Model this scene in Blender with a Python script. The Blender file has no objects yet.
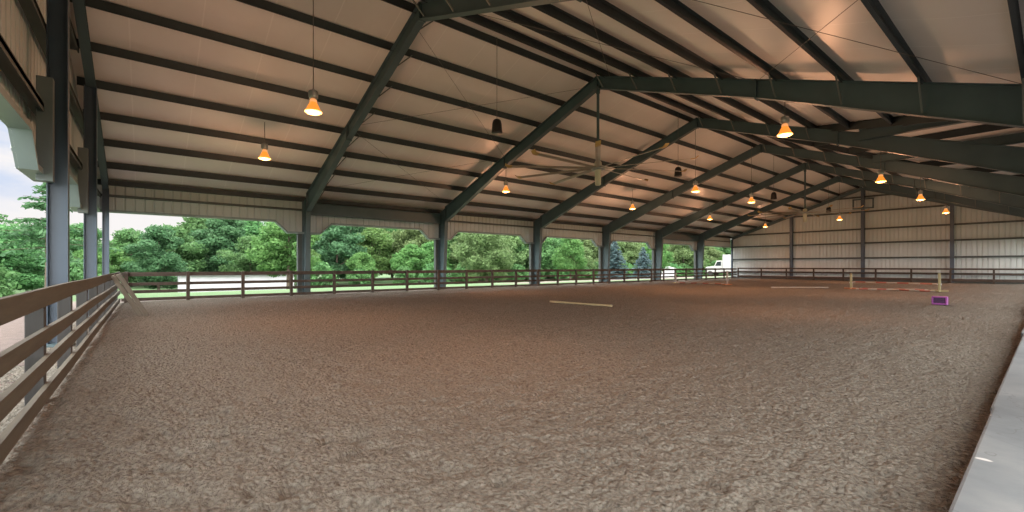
import bpy, math, random
import numpy as np
from mathutils import Vector, Matrix
random.seed(7)
RNG = np.random.default_rng(11)
scene = bpy.context.scene
COL = scene.collection
R = math.radians

# ------------------------------------------------------------------ dimensions (metres)
EYE = 1.385
XL, XR, XM = -23.8, 1.0, -11.4              # cladding of the two long sides, ridge line
FR = [-1.23, 6.05, 13.75, 21.45, 29.1, 36.75, 44.4, 52.1]     # frame lines down the length
ZR = 9.10                                   # underside of roof at the ridge
SL = .345
def zroof(x): return ZR - abs(x-XM)*SL
YC, ZC2 = 25.3, 8.45                        # cross gable roof running off to the right: ridge line and height
def zcross(y): return ZC2-SL*abs(y-YC)
def zall(x, y): return max(zroof(x), zcross(y)) if x > XM else zroof(x)
def cut_half(x): return max(0, (ZC2-zroof(x))/SL) if x > XM else 0
ZH, ZC = 3.5, 2.97                          # opening head, chamfer foot
YN, YF = -1.6, 52.45                        # cladding of the two gable ends

# ------------------------------------------------------------------ materials
MATS = {}
def nodes_of(name):
    m = bpy.data.materials.new(name); m.use_nodes = True
    nt = m.node_tree; b = nt.nodes['Principled BSDF']
    MATS[name] = m
    return m, nt, b
def N(nt, t, **kw):
    n = nt.nodes.new(t)
    for k, v in kw.items(): setattr(n, k, v)
    return n
def noise(nt, vec, scale, detail=4, rough=.55):
    n = N(nt, 'ShaderNodeTexNoise'); n.inputs['Scale'].default_value = scale
    n.inputs['Detail'].default_value = detail; n.inputs['Roughness'].default_value = rough
    if vec is not None: nt.links.new(vec, n.inputs['Vector'])
    return n.outputs['Fac']
def ramp(nt, fac, stops):
    n = N(nt, 'ShaderNodeValToRGB'); e = n.color_ramp.elements
    while len(e) < len(stops): e.new(.5)
    for i, (p, c) in enumerate(stops):
        e[i].position = p; e[i].color = (c[0], c[1], c[2], 1)
    nt.links.new(fac, n.inputs['Fac']); return n.outputs['Color']
def mapping(nt, vec, scale):
    n = N(nt, 'ShaderNodeMapping'); n.inputs['Scale'].default_value = scale
    nt.links.new(vec, n.inputs['Vector']); return n.outputs['Vector']
def bump(nt, b, h, strength=.3, dist=.02):
    n = N(nt, 'ShaderNodeBump'); n.inputs['Strength'].default_value = strength
    n.inputs['Distance'].default_value = dist
    nt.links.new(h, n.inputs['Height']); nt.links.new(n.outputs['Normal'], b.inputs['Normal'])
def obj_vec(nt): return N(nt, 'ShaderNodeTexCoord').outputs['Object']
def geo_vec(nt): return N(nt, 'ShaderNodeNewGeometry').outputs['Position']
def mixc(nt, fac, a, b, mode='MIX'):
    n = N(nt, 'ShaderNodeMix', data_type='RGBA', blend_type=mode)
    for sock, v in ((0, fac), (6, a), (7, b)):
        if isinstance(v, (int, float)): n.inputs[sock].default_value = v
        elif isinstance(v, tuple): n.inputs[sock].default_value = (v[0], v[1], v[2], 1)
        else: nt.links.new(v, n.inputs[sock])
    return n.outputs[2]
def math_n(nt, op, a, b=None, c=None):
    n = N(nt, 'ShaderNodeMath', operation=op)
    for i, v in enumerate((a, b, c)):
        if v is None: continue
        if isinstance(v, (int, float)): n.inputs[i].default_value = v
        else: nt.links.new(v, n.inputs[i])
    return n.outputs[0]

def mottled(name, c0, c1, scale=3, rough=.6, metal=0, stretch=(1,1,1), bstr=.1, spec=.5):
    m, nt, b = nodes_of(name)
    v = mapping(nt, obj_vec(nt), stretch)
    f = noise(nt, v, scale, 5)
    nt.links.new(ramp(nt, f, [(.3, c0), (.7, c1)]), b.inputs['Base Color'])
    b.inputs['Roughness'].default_value = rough; b.inputs['Metallic'].default_value = metal
    b.inputs['Specular IOR Level'].default_value = spec
    if bstr: bump(nt, b, f, bstr, .01)
    return m

mottled('steel_paint', (.048,.082,.094), (.066,.106,.120), 1.3, .48, bstr=.03)
mottled('column_paint', (.036,.058,.088), (.050,.076,.112), 1.3, .45, bstr=.03)
mottled('brace_paint', (.10,.115,.11), (.14,.155,.15), 2, .5, bstr=0)
mottled('purlin_paint', (.017,.025,.029), (.027,.038,.043), 2, .55, bstr=.03)
mottled('girt_paint', (.045,.058,.056), (.065,.08,.078), 2, .55, bstr=.03)
mottled('cladding', (.42,.47,.475), (.49,.54,.545), .7, .5, stretch=(1,1,.25), bstr=.02)
mottled('jamb_paint', (.10,.125,.13), (.13,.16,.165), 1.2, .5, bstr=.02)
mottled('flashing', (.17,.225,.235), (.22,.28,.29), 1.2, .45, bstr=.02)
mottled('wood_shaded', (.030,.022,.017), (.062,.044,.033), 2.2, .8, stretch=(1.5,1.5,6), bstr=.3)  # weathered fence wood, darkened as if seen against the light
mottled('galvanised', (.30,.32,.33), (.42,.44,.45), 6, .4, .7, bstr=.02)
mottled('black_plastic', (.006,.006,.007), (.010,.010,.011), 8, .5, bstr=.02)
mottled('fan_ivory', (.48,.47,.36), (.55,.54,.42), 4, .4, bstr=.02)
mottled('fan_blade', (.36,.31,.26), (.44,.38,.32), 4, .35, .3, bstr=.02)
mottled('fan_tip', (.45,.29,.10), (.52,.35,.13), 4, .5, bstr=.02)
mottled('cable', (.10,.09,.08), (.14,.13,.12), 5, .5, bstr=0)
mottled('rod_steel', (.12,.11,.10), (.17,.15,.14), 5, .5, .4, bstr=0)
mottled('pole_cream', (.27,.235,.13), (.33,.29,.17), 5, .55, bstr=.03)
mottled('white_paint', (.22,.205,.18), (.28,.262,.23), 4, .5, bstr=.03)
mottled('red_paint', (.20,.055,.04), (.25,.08,.06), 4, .55, bstr=.03)
mottled('standard_paint', (.22,.215,.11), (.28,.265,.15), 4, .55, bstr=.03)
mottled('rust_foot', (.30,.12,.06), (.38,.17,.08), 4, .6, bstr=.03)
mottled('purple_plastic', (.17,.028,.19), (.21,.04,.23), 5, .45, bstr=.02)
mottled('dark_purple', (.03,.006,.045), (.042,.009,.06), 5, .6, bstr=.02)
mottled('bark', (.05,.038,.028), (.10,.078,.058), 5, .95, stretch=(2,2,.4), bstr=.5)
mottled('shed_white', (.31,.31,.34), (.37,.37,.40), .8, .5, bstr=.02)
mottled('shed_roof', (.10,.11,.11), (.14,.15,.15), .8, .5, bstr=.02)
mottled('truck_white', (.27,.27,.27), (.31,.31,.31), 2, .35, bstr=0)
mottled('dark_glass', (.015,.02,.025), (.025,.03,.035), 2, .1, bstr=0)
mottled('rubber', (.015,.015,.015), (.025,.025,.025), 9, .85, bstr=.1)
mottled('undergrowth_leaf', (.035,.085,.022), (.075,.15,.04), 3, .8, bstr=0)

def wood_mat(name, c0, c1, axis):
    m, nt, b = nodes_of(name)
    sc = [9, 9, 9]; sc[axis] = .7
    v = mapping(nt, obj_vec(nt), tuple(sc))
    f = noise(nt, v, 2.0, 6, .65)
    g = noise(nt, obj_vec(nt), .9, 3)
    c = ramp(nt, f, [(.28, c0), (.72, c1)])
    c2 = mixc(nt, math_n(nt, 'MULTIPLY', g, .45), c, tuple((a+b_)*.5 for a, b_ in zip(c0, c1)))
    nt.links.new(c2, b.inputs['Base Color'])
    b.inputs['Roughness'].default_value = .8
    bump(nt, b, f, .35, .006)
wood_mat('wood_rail', (.032,.029,.021), (.078,.070,.051), 0)
wood_mat('wood_post', (.016,.016,.016), (.033,.033,.032), 2)
wood_mat('wood_plank', (.065,.058,.045), (.135,.12,.095), 2)

# sand footing
m, nt, b = nodes_of('sand')
p = geo_vec(nt)
f1 = noise(nt, p, 1.1, 6, .6); f2 = noise(nt, p, 24, 6, .75); f3 = noise(nt, p, .18, 3)
c = ramp(nt, f2, [(.36, (.052,.048,.040)), (.47, (.152,.141,.120)), (.68, (.228,.213,.183))])
c = mixc(nt, math_n(nt, 'MULTIPLY', f1, .40), c, (.160,.147,.125))
c = mixc(nt, ramp(nt, f3, [(.42, (0,0,0)), (.66, (.4,.4,.4))]), c, (.175,.152,.124))
vo = N(nt, 'ShaderNodeTexVoronoi'); vo.inputs['Scale'].default_value = 29; nt.links.new(p, vo.inputs['Vector'])
crevice_shade = ramp(nt, vo.outputs['Distance'], [(.35, (1,1,1)), (.80, (.55,.53,.51))])  # shade in the crevices between clods, painted into the sand colour
c = mixc(nt, .6, c, crevice_shade, 'MULTIPLY')
nt.links.new(c, b.inputs['Base Color']); b.inputs['Roughness'].default_value = .95
b.inputs['Specular IOR Level'].default_value = .15
h = math_n(nt, 'ADD', math_n(nt, 'SUBTRACT', math_n(nt, 'MULTIPLY', noise(nt, p, 14, 5, .65), 1.0), math_n(nt, 'MULTIPLY', vo.outputs['Distance'], .6)), math_n(nt, 'MULTIPLY', noise(nt, p, 42, 4, .7), .6))
bump(nt, b, h, 1.0, .06)

# terrain outside: lawn, gravel drive and pinkish stone dust round the building
m, nt, b = nodes_of('outside_ground')
p = geo_vec(nt); sx = N(nt, 'ShaderNodeSeparateXYZ'); nt.links.new(p, sx.inputs[0])
wob = math_n(nt, 'MULTIPLY', math_n(nt, 'SUBTRACT', noise(nt, p, .5, 4), .5), 1.6)
xw = math_n(nt, 'ADD', sx.outputs[0], wob); yw = math_n(nt, 'ADD', sx.outputs[1], wob)
def band(v, lo, hi, soft=.5):
    n = N(nt, 'ShaderNodeMapRange', interpolation_type='SMOOTHSTEP'); nt.links.new(v, n.inputs[0])
    n.inputs[1].default_value = lo-soft; n.inputs[2].default_value = lo+soft
    n2 = N(nt, 'ShaderNodeMapRange', interpolation_type='SMOOTHSTEP'); nt.links.new(v, n2.inputs[0])
    n2.inputs[1].default_value = hi-soft; n2.inputs[2].default_value = hi+soft
    return math_n(nt, 'SUBTRACT', n.outputs[0], n2.outputs[0])
g = ramp(nt, noise(nt, p, 2.5, 6, .7), [(.3, (.020,.056,.014)), (.55, (.033,.080,.020)), (.75, (.048,.098,.028))])
g = mixc(nt, ramp(nt, noise(nt, p, .12, 3), [(.45, (0,0,0)), (.7, (.6,.6,.6))]), g, (.052,.080,.030))
dirt = ramp(nt, noise(nt, p, 5, 5, .7), [(.3, (.065,.048,.042)), (.7, (.115,.088,.078))])
apron = math_n(nt, 'MULTIPLY', band(xw, -25.6, 4), band(yw, -3.6, 56))
drive = math_n(nt, 'MULTIPLY', band(xw, -32.5, -28.5), band(yw, 24, 400, 3))
mask = math_n(nt, 'MAXIMUM', apron, drive)
nt.links.new(mixc(nt, mask, g, dirt), b.inputs['Base Color']); b.inputs['Roughness'].default_value = .95
bump(nt, b, noise(nt, p, 12, 5, .7), .5, .04)

# vinyl faced roof insulation, taped seams every 1.5 m
m, nt, b = nodes_of('roof_insulation')
p = geo_vec(nt); sx = N(nt, 'ShaderNodeSeparateXYZ'); nt.links.new(p, sx.inputs[0])
fr = math_n(nt, 'FRACT', math_n(nt, 'DIVIDE', math_n(nt, 'ADD', sx.outputs[1], 40), 1.525))
d = math_n(nt, 'ABSOLUTE', math_n(nt, 'SUBTRACT', fr, .5))
seam = math_n(nt, 'GREATER_THAN', d, .489)
f = noise(nt, p, .55, 4); f2 = noise(nt, p, 3.5, 4)
c = ramp(nt, f, [(.3, (.70,.675,.65)), (.7, (.77,.745,.725))])
c = mixc(nt, math_n(nt, 'MULTIPLY', seam, .5), c, (.86,.84,.82))
nt.links.new(c, b.inputs['Base Color']); b.inputs['Roughness'].default_value = .42
bump(nt, b, math_n(nt, 'ADD', math_n(nt, 'MULTIPLY', f2, .6), math_n(nt, 'MULTIPLY', seam, .5)), .25, .03)

# concrete ledge
m, nt, b = nodes_of('concrete')
p = geo_vec(nt)
f = noise(nt, p, 1.6, 7, .65); f2 = noise(nt, p, 30, 3)
c = ramp(nt, f, [(.28, (.06,.070,.078)), (.5, (.088,.100,.108)), (.75, (.12,.13,.134))])
vor = N(nt, 'ShaderNodeTexVoronoi', feature='DISTANCE_TO_EDGE'); vor.inputs['Scale'].default_value = .9
dn = N(nt, 'ShaderNodeVectorMath', operation='ADD'); nt.links.new(p, dn.inputs[0])
nn = N(nt, 'ShaderNodeTexNoise'); nn.inputs['Scale'].default_value = 3; nt.links.new(p, nn.inputs['Vector'])
nt.links.new(nn.outputs['Color'], dn.inputs[1]); nt.links.new(dn.outputs[0], vor.inputs['Vector'])
crack = math_n(nt, 'LESS_THAN', vor.outputs['Distance'], .006)
c = mixc(nt, math_n(nt, 'MULTIPLY', crack, .5), c, (.05,.053,.056))
spl = ramp(nt, noise(nt, p, 5.5, 2), [(.73, (0,0,0)), (.76, (1,1,1))])
c = mixc(nt, spl, c, (.34,.34,.335))
nt.links.new(c, b.inputs['Base Color']); b.inputs['Roughness'].default_value = .75
bump(nt, b, math_n(nt, 'ADD', f, math_n(nt, 'MULTIPLY', f2, .3)), .25, .01)

# leaves: object-random tint, per-clump noise
def leaf_mat(name, c0, c1, c2):
    m, nt, b = nodes_of(name)
    oi = N(nt, 'ShaderNodeObjectInfo'); p = obj_vec(nt)
    f = noise(nt, p, .9, 3)
    c = ramp(nt, f, [(.3, c0), (.5, c1), (.72, c2)])
    hsv = N(nt, 'ShaderNodeHueSaturation')
    nt.links.new(c, hsv.inputs['Color'])
    nt.links.new(math_n(nt, 'ADD', math_n(nt, 'MULTIPLY', oi.outputs['Random'], .03), .485), hsv.inputs['Hue'])
    nt.links.new(math_n(nt, 'ADD', math_n(nt, 'MULTIPLY', oi.outputs['Random'], .24), .66), hsv.inputs['Value'])
    nt.links.new(hsv.outputs[0], b.inputs['Base Color']); b.inputs['Roughness'].default_value = .7
    b.inputs['Specular IOR Level'].default_value = .2
    tr = N(nt, 'ShaderNodeBsdfTranslucent'); nt.links.new(hsv.outputs[0], tr.inputs['Color'])
    mx = N(nt, 'ShaderNodeMixShader'); mx.inputs[0].default_value = .42
    nt.links.new(b.outputs[0], mx.inputs[1]); nt.links.new(tr.outputs[0], mx.inputs[2])
    nt.links.new(mx.outputs[0], nt.nodes['Material Output'].inputs['Surface'])
leaf_mat('leaf_mid', (.058,.15,.055), (.085,.195,.068), (.115,.235,.085))
leaf_mat('leaf_bright', (.062,.15,.045), (.095,.205,.058), (.14,.26,.08))
leaf_mat('leaf_olive', (.088,.15,.058), (.12,.19,.072), (.15,.225,.09))
leaf_mat('leaf_dark', (.044,.118,.054), (.064,.155,.068), (.088,.19,.085))
leaf_mat('needle_blue', (.05,.095,.10), (.08,.135,.145), (.12,.18,.195))

def emit_mat(name, col, strength, base=(.8,.6,.3)):
    m, nt, b = nodes_of(name)
    b.inputs['Base Color'].default_value = (*base, 1)
    lw = N(nt, 'ShaderNodeTexNoise'); lw.inputs['Scale'].default_value = 14
    c = ramp(nt, lw.outputs['Fac'], [(.3, tuple(k*.85 for k in col)), (.7, col)])
    nt.links.new(c, b.inputs['Emission Color']); b.inputs['Emission Strength'].default_value = strength
    b.inputs['Roughness'].default_value = .3
emit_mat('lamp_glass', (1, .27, .03), .8, (.30,.10,.03))
emit_mat('lamp_lens', (1, .47, .10), 2.8)
emit_mat('lamp_neck', (1, .38, .12), .55, (.5,.4,.3))

# ------------------------------------------------------------------ mesh builder
class MB:
    def __init__(s): s.v = []; s.f = []
    def add(s, vs, fs):
        o = len(s.v); s.v += [tuple(v) for v in vs]; s.f += [tuple(i+o for i in f) for f in fs]; return s
    def box(s, x0, x1, y0, y1, z0, z1):
        vs = [(x,y,z) for z in (z0,z1) for y in (y0,y1) for x in (x0,x1)]
        return s.add(vs, [(0,2,3,1),(4,5,7,6),(0,1,5,4),(2,6,7,3),(0,4,6,2),(1,3,7,5)])
    def prism(s, pts, a, axis='y', c0=0, c1=1):           # polygon pts (p,q) extruded between c0 and c1 along axis
        n = len(pts)
        def P(p, q, c):
            return {'y': (p,c,q), 'x': (c,p,q), 'z': (p,q,c)}[axis]
        vs = [P(p,q,c0) for p,q in pts] + [P(p,q,c1) for p,q in pts]
        fs = [tuple(range(n))[::-1], tuple(range(n,2*n))] + [(i,(i+1)%n,n+(i+1)%n,n+i) for i in range(n)]
        return s.add(vs, fs)
    def sweep(s, p, q, prof, up=(0,0,1)):                  # profile (side, up) swept from p to q
        p = Vector(p); q = Vector(q); d = (q-p).normalized(); up = Vector(up)
        side = d.cross(up)
        if side.length < 1e-5: side = d.cross(Vector((1,0,0)))
        side.normalize(); u = side.cross(d).normalized()
        n = len(prof)
        vs = [p+side*a+u*b for a,b in prof] + [q+side*a+u*b for a,b in prof]
        fs = [tuple(range(n))[::-1], tuple(range(n,2*n))] + [(i,(i+1)%n,n+(i+1)%n,n+i) for i in range(n)]
        return s.add(vs, fs)
    def bar(s, p, q, w, h, up=(0,0,1)):
        return s.sweep(p, q, [(-w/2,-h/2),(w/2,-h/2),(w/2,h/2),(-w/2,h/2)], up)
    def tube(s, p, q, r, n=8):
        return s.sweep(p, q, [(r*math.cos(2*math.pi*i/n), r*math.sin(2*math.pi*i/n)) for i in range(n)])
    def cone(s, p, q, r0, r1, n=8):
        p = Vector(p); q = Vector(q); d = (q-p).normalized()
        a = d.orthogonal().normalized(); b = d.cross(a)
        vs = []
        for c, r in ((p,r0),(q,r1)):
            vs += [c+(a*math.cos(2*math.pi*i/n)+b*math.sin(2*math.pi*i/n))*r for i in range(n)]
        return s.add(vs, [tuple(range(n))[::-1], tuple(range(n,2*n))] + [(i,(i+1)%n,n+(i+1)%n,n+i) for i in range(n)])
    def lathe(s, prof, n=20, c=(0,0,0)):                   # (radius, z)
        vs = []; m_ = len(prof)
        for r, z in prof:
            vs += [(c[0]+r*math.cos(2*math.pi*i/n), c[1]+r*math.sin(2*math.pi*i/n), c[2]+z) for i in range(n)]
        fs = [(j*n+i, j*n+(i+1)%n, (j+1)*n+(i+1)%n, (j+1)*n+i) for j in range(m_-1) for i in range(n)]
        fs.append(tuple(range(n))[::-1]); fs.append(tuple((m_-1)*n+i for i in range(n)))
        return s.add(vs, fs)
    def ibeam(s, p, q, bf, d, tf=.014, tw=.01, up=(0,0,1)):
        h = d/2
        s.sweep(p, q, [(-bf/2,-h),(bf/2,-h),(bf/2,-h+tf),(tw/2,-h+tf),(tw/2,h-tf),(bf/2,h-tf),(bf/2,h),(-bf/2,h),(-bf/2,h-tf),(-tw/2,h-tf),(-tw/2,-h+tf),(-bf/2,-h+tf)], up)
        return s
    def build(s, name, mat, parent=None, smooth=False, bevel=0):
        me = bpy.data.meshes.new(name)
        off = Vector(parent_loc(parent)) if parent is not None else Vector((0,0,0))
        me.from_pydata([Vector(v)-off for v in s.v], [], s.f); me.update()
        me.materials.append(MATS[mat])
        if smooth:
            me.polygons.foreach_set('use_smooth', [True]*len(me.polygons))
            try: me.set_sharp_from_angle(angle=R(40))
            except Exception: pass
        o = bpy.data.objects.new(name, me); COL.objects.link(o)
        if parent is not None: o.parent = parent
        if bevel:
            bm = o.modifiers.new('bevel', 'BEVEL'); bm.width = bevel; bm.segments = 2; bm.limit_method = 'ANGLE'
        return o
ROOTLOC = {}
def parent_loc(o):
    x = Vector((0,0,0))
    while o is not None:
        x += Vector(ROOTLOC.get(o.name, (0,0,0))); o = o.parent
    return x
def tag(o, label=None, cat=None, group=None, kind=None):
    if label: o['label'] = label
    if cat: o['category'] = cat
    if group: o['group'] = group
    if kind: o['kind'] = kind
    return o
def thing(name, loc, label, cat, group=None, kind='thing'):
    o = bpy.data.objects.new(name, None); COL.objects.link(o)
    o.location = loc; o.empty_display_size = .2; ROOTLOC[o.name] = tuple(loc)
    return tag(o, label, cat, group, kind)
def struct(o): o['kind'] = 'structure'; return o
def copy_tree(o, parent=None):
    c = o.copy(); COL.objects.link(c); c.parent = parent
    for ch in o.children: copy_tree(ch, c)
    return c
ORD = ['first','second','third','fourth','fifth','sixth','seventh','eighth','ninth','tenth']

# ------------------------------------------------------------------ noise helper for meshes
def vnoise(x, y, cell, seed):
    rs = np.random.default_rng(seed); n = 256
    g = rs.random((n, n)).astype(np.float32)
    fx = x/cell; fy = y/cell
    ix = np.floor(fx).astype(int); iy = np.floor(fy).astype(int)
    tx = fx-ix; ty = fy-iy
    tx = tx*tx*(3-2*tx); ty = ty*ty*(3-2*ty)
    a = g[ix%n, iy%n]; b_ = g[(ix+1)%n, iy%n]; c_ = g[ix%n, (iy+1)%n]; d_ = g[(ix+1)%n, (iy+1)%n]
    return (a*(1-tx)+b_*tx)*(1-ty)+(c_*(1-tx)+d_*tx)*ty
def grid_mesh(name, xs, ys, zf, mat, smooth=True):
    X, Y = np.meshgrid(xs, ys); Z = zf(X, Y)
    nx, ny = len(xs), len(ys)
    co = np.stack([X, Y, Z], -1).reshape(-1, 3).astype(np.float32)
    i = np.arange((nx-1)*(ny-1)); r = i//(nx-1); c = i % (nx-1); a = r*nx+c
    q = np.stack([a, a+1, a+nx+1, a+nx], -1).astype(np.int32)
    me = bpy.data.meshes.new(name)
    me.vertices.add(len(co)); me.vertices.foreach_set('co', co.ravel())
    me.loops.add(q.size); me.loops.foreach_set('vertex_index', q.ravel())
    me.polygons.add(len(q)); me.polygons.foreach_set('loop_start', np.arange(0, q.size, 4, dtype=np.int32))
    me.polygons.foreach_set('use_smooth', np.full(len(q), smooth))
    me.update(calc_edges=True); me.validate()
    me.materials.append(MATS[mat])
    o = bpy.data.objects.new(name, me); COL.objects.link(o)
    return o
def graded(a, b, d0, d1, k):                                # spacing grows from d0 to d1 away from a
    out = [a]; s = 1 if b > a else -1
    while s*(b-out[-1]) > 1e-6:
        d = min(d1, d0+k*abs(out[-1]-a)); out.append(out[-1]+s*d)
    out[-1] = b
    return np.array(sorted(out))

# ------------------------------------------------------------------ ground
LEDGE_X, LEDGE_Z = -.33, .25
def sand_z(X, Y):
    w1 = X+.30*vnoise(X, Y, .9, 91); w2 = Y+.30*vnoise(X, Y, .9, 92)
    z = .04*(vnoise(X, Y, 3.1, 4)-.5)+.010*(vnoise(w1, w2, .6, 1)-.5)
    z += .010*(vnoise(w1, w2, .22, 2)-.5)
    z += .028*(vnoise(w1, w2, .095, 3)-.5) + .034*(vnoise(X, Y, .05, 7)-.5)
    hoof = np.clip(.25+1.5*(vnoise(X, Y, 2.4, 8)-.35), 0, 1)
    pit = np.clip(vnoise(w1*.8, w2, .125, 5)-.62, 0, 1)
    z -= .14*pit*hoof
    z += .10*np.exp(-((X-LEDGE_X)/.5)**2)*(vnoise(X, Y, .9, 6)-.1)*np.clip((Y-6)/8, 0, 1)
    edge = np.clip((-.55-Y)/.5, 0, 1); z -= .06*edge
    return z
xs = graded(LEDGE_X+.03, -23.05, .024, .10, .0045); ys = np.concatenate([np.linspace(-1.5, -.03, 50), graded(0, 52.0, .026, .2, .0055)])
struct(grid_mesh('floor', xs, ys, sand_z, 'sand'))

def terrain_z(X, Y):
    t = np.clip((-26-X)/38, 0, 1); t = t*t*(3-2*t)
    z = -.07 - 1.5*t
    inb = (X > -23.2) & (X < 1.2) & (Y > -1.2) & (Y < 52)
    z = z + .10*(vnoise(X, Y, 6, 21)-.5)*np.clip((-25-X)/6, 0, 1) - .25*inb
    return z
def tz(x, y): return float(terrain_z(np.array([[x]], float), np.array([[y]], float))[0, 0])
xs = np.concatenate([np.linspace(-190, -70, 25), np.linspace(-66, -24, 60), np.linspace(-23.3, 1.25, 8), np.linspace(2, 90, 14)])
ys = np.concatenate([np.linspace(-110, -6, 20), np.linspace(-4, -1.25, 8), np.linspace(-1, 51.9, 40), np.linspace(52.2, 280, 40)])
tag(grid_mesh('ground', xs, ys, terrain_z, 'outside_ground'), kind='structure')

# concrete ledge sections along the right of the sand
ly = [-1.1, 5.3, 11.6, 17.9, 24.2, 30.5, 36.8, 43.1, 51.6]
LW = ['near', 'second', 'third', 'fourth', 'fifth', 'sixth', 'seventh', 'far']
for i in range(8):
    b_ = MB(); dx = [.015, 0, -.03, -.11, -.18, -.22, -.24, -.25][i]
    b_.box(LEDGE_X+dx, .42, ly[i]+.006, ly[i+1]-.006, -.3, LEDGE_Z-(.012 if i % 2 else 0))
    o = b_.build('concrete_block', 'concrete', bevel=.018)
    lab = ['long grey concrete ledge section beside the sand, closest to the viewer',
           'grey concrete ledge section just past the first joint',
           'grey concrete ledge section past the second joint'][i] if i < 3 else 'grey concrete ledge section, %s along the run from the open gable' % ORD[i]
    tag(o, lab, 'ledge', 'concrete ledge sections along the arena', 'thing')

# ------------------------------------------------------------------ roof lining
px_ = sorted([XM+s*d for s in (-1, 1) for d in (.33, 1.86, 3.39, 4.91, 6.43, 7.96, 9.48, 11.0)])
def ceiling():
    mb = MB(); ysg = np.linspace(-1.75, 52.6, 260)
    stops = sorted([XL-.12] + px_ + [XR+.12, XM])
    xs_ = []
    for a, c_ in zip(stops[:-1], stops[1:]):
        for k in range(6): xs_.append((a+(c_-a)*k/6, math.sin(math.pi*k/6)*(.035 if c_-a > .8 else 0)))
    xs_.append((stops[-1], 0))
    vs = []
    for y in ysg:
        for x, sag in xs_:
            z = zroof(x)-sag*(.75+.25*math.sin(y*2.1+x))
            vs.append((x, y, max(z, zcross(y)) if x > XM else z))
    n = len(xs_)
    fs = [(j*n+i, (j+1)*n+i, (j+1)*n+i+1, j*n+i+1) for j in range(len(ysg)-1) for i in range(n-1)]
    mb.add(vs, fs)
    o = mb.build('ceiling', 'roof_insulation', smooth=True)
    sol = o.modifiers.new('sol', 'SOLIDIFY'); sol.thickness = .12; sol.offset = -1
    struct(o)
    return o
ceiling()

# ------------------------------------------------------------------ purlins (Z sections running the length)
for side in (-1, 1):
    ds = [.33, 1.86, 3.39, 4.91, 6.43, 7.96, 9.48, 11.0]
    for k, d in enumerate(ds):
        x = XM+side*d; zt = zroof(x)-.035
        t = .009; hh = .225; fl = .07
        prof = [(-t,0),(fl,0),(fl,-t*1.5),(0,-t*1.5),(0,-hh),(-fl,-hh),(-fl,-hh-t*1.5),(-t,-hh-t*1.5)]
        prof = [(a*side, b_) for a, b_ in prof]
        if side < 0: prof = prof[::-1]
        up = 8-k
        nm = 'left' if side < 0 else 'right'
        w = 'topmost, beside the ridge' if k == 0 else '%s up from the eave' % ORD[up-1]
        c_ = cut_half(x)
        runs = [(-1.55, 52.4, '')] if c_ <= .1 else [(-1.55, YC-c_-.02, ', near length'), (YC+c_+.02, 52.4, ', far length')]
        for a, b_, ex in runs:
            mb = MB(); mb.sweep((x, a, zt), (x, b_, zt), prof, (-side*.28,0,1))
            tag(mb.build('roof_purlin', 'purlin_paint'), 'dark purlin under the %s roof slope, %s%s' % (nm, w, ex), 'purlin', 'purlins under the roof', 'thing')
# joists, valleys and beams of the cross gable
def xvalley(y): return XM+(ZR-zcross(y))/SL
for sgn, nm in ((-1, 'near'), (1, 'far')):
    for k in range(9):
        y = YC+sgn*(.3+1.2*k); z = zcross(y)-.03; x0 = xvalley(y)+.1
        if x0 > .6: continue
        mb = MB(); mb.bar((x0, y, z-.16), (XR-.05, y, z-.16), .07, .32)
        w = 'beside its ridge' if k == 0 else '%s below its ridge' % ORD[k-1]
        tag(mb.build('roof_joist', 'purlin_paint'), 'dark joist under the %s slope of the right cross gable roof, %s' % (nm, w), 'joist', 'joists of the cross gable', 'thing')
    yb = YC+sgn*(ZC2-zroof(XR))/SL
    mb = MB(); mb.bar((xvalley(YC)+.02, YC+sgn*.02, ZC2-.16), (XR-.05, yb, zroof(XR)-.16), .09, .26)
    tag(mb.build('valley_beam', 'purlin_paint'), 'dark valley beam along the %s side of the cross gable roof' % nm, 'beam', None, 'thing')
for y, x0, z, w in ((21.2, -4.75, 6.42, 'third'), (28.85, -5.9, 6.85, 'fourth')):
    mb = MB(); mb.ibeam((x0, y, z), (XR-.1, y, z), .2, .42)
    tag(mb.build('cross_beam', 'steel_paint'), 'green horizontal steel beam above the right rafter of the %s portal frame' % w, 'beam', None, 'thing')
for side, nm, X in ((-1, 'left', XL), (1, 'right', XR)):
    mb = MB(); xo = X-side*.02
    mb.box(min(xo, xo-side*.2), max(xo, xo-side*.2), -1.5, 52.35, zroof(X)-.24, zroof(X)-.045)
    tag(mb.build('eave_strut', 'purlin_paint', bevel=.01), 'dark eave strut where the %s roof slope meets its long wall' % nm, 'beam', None, 'thing')

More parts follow.
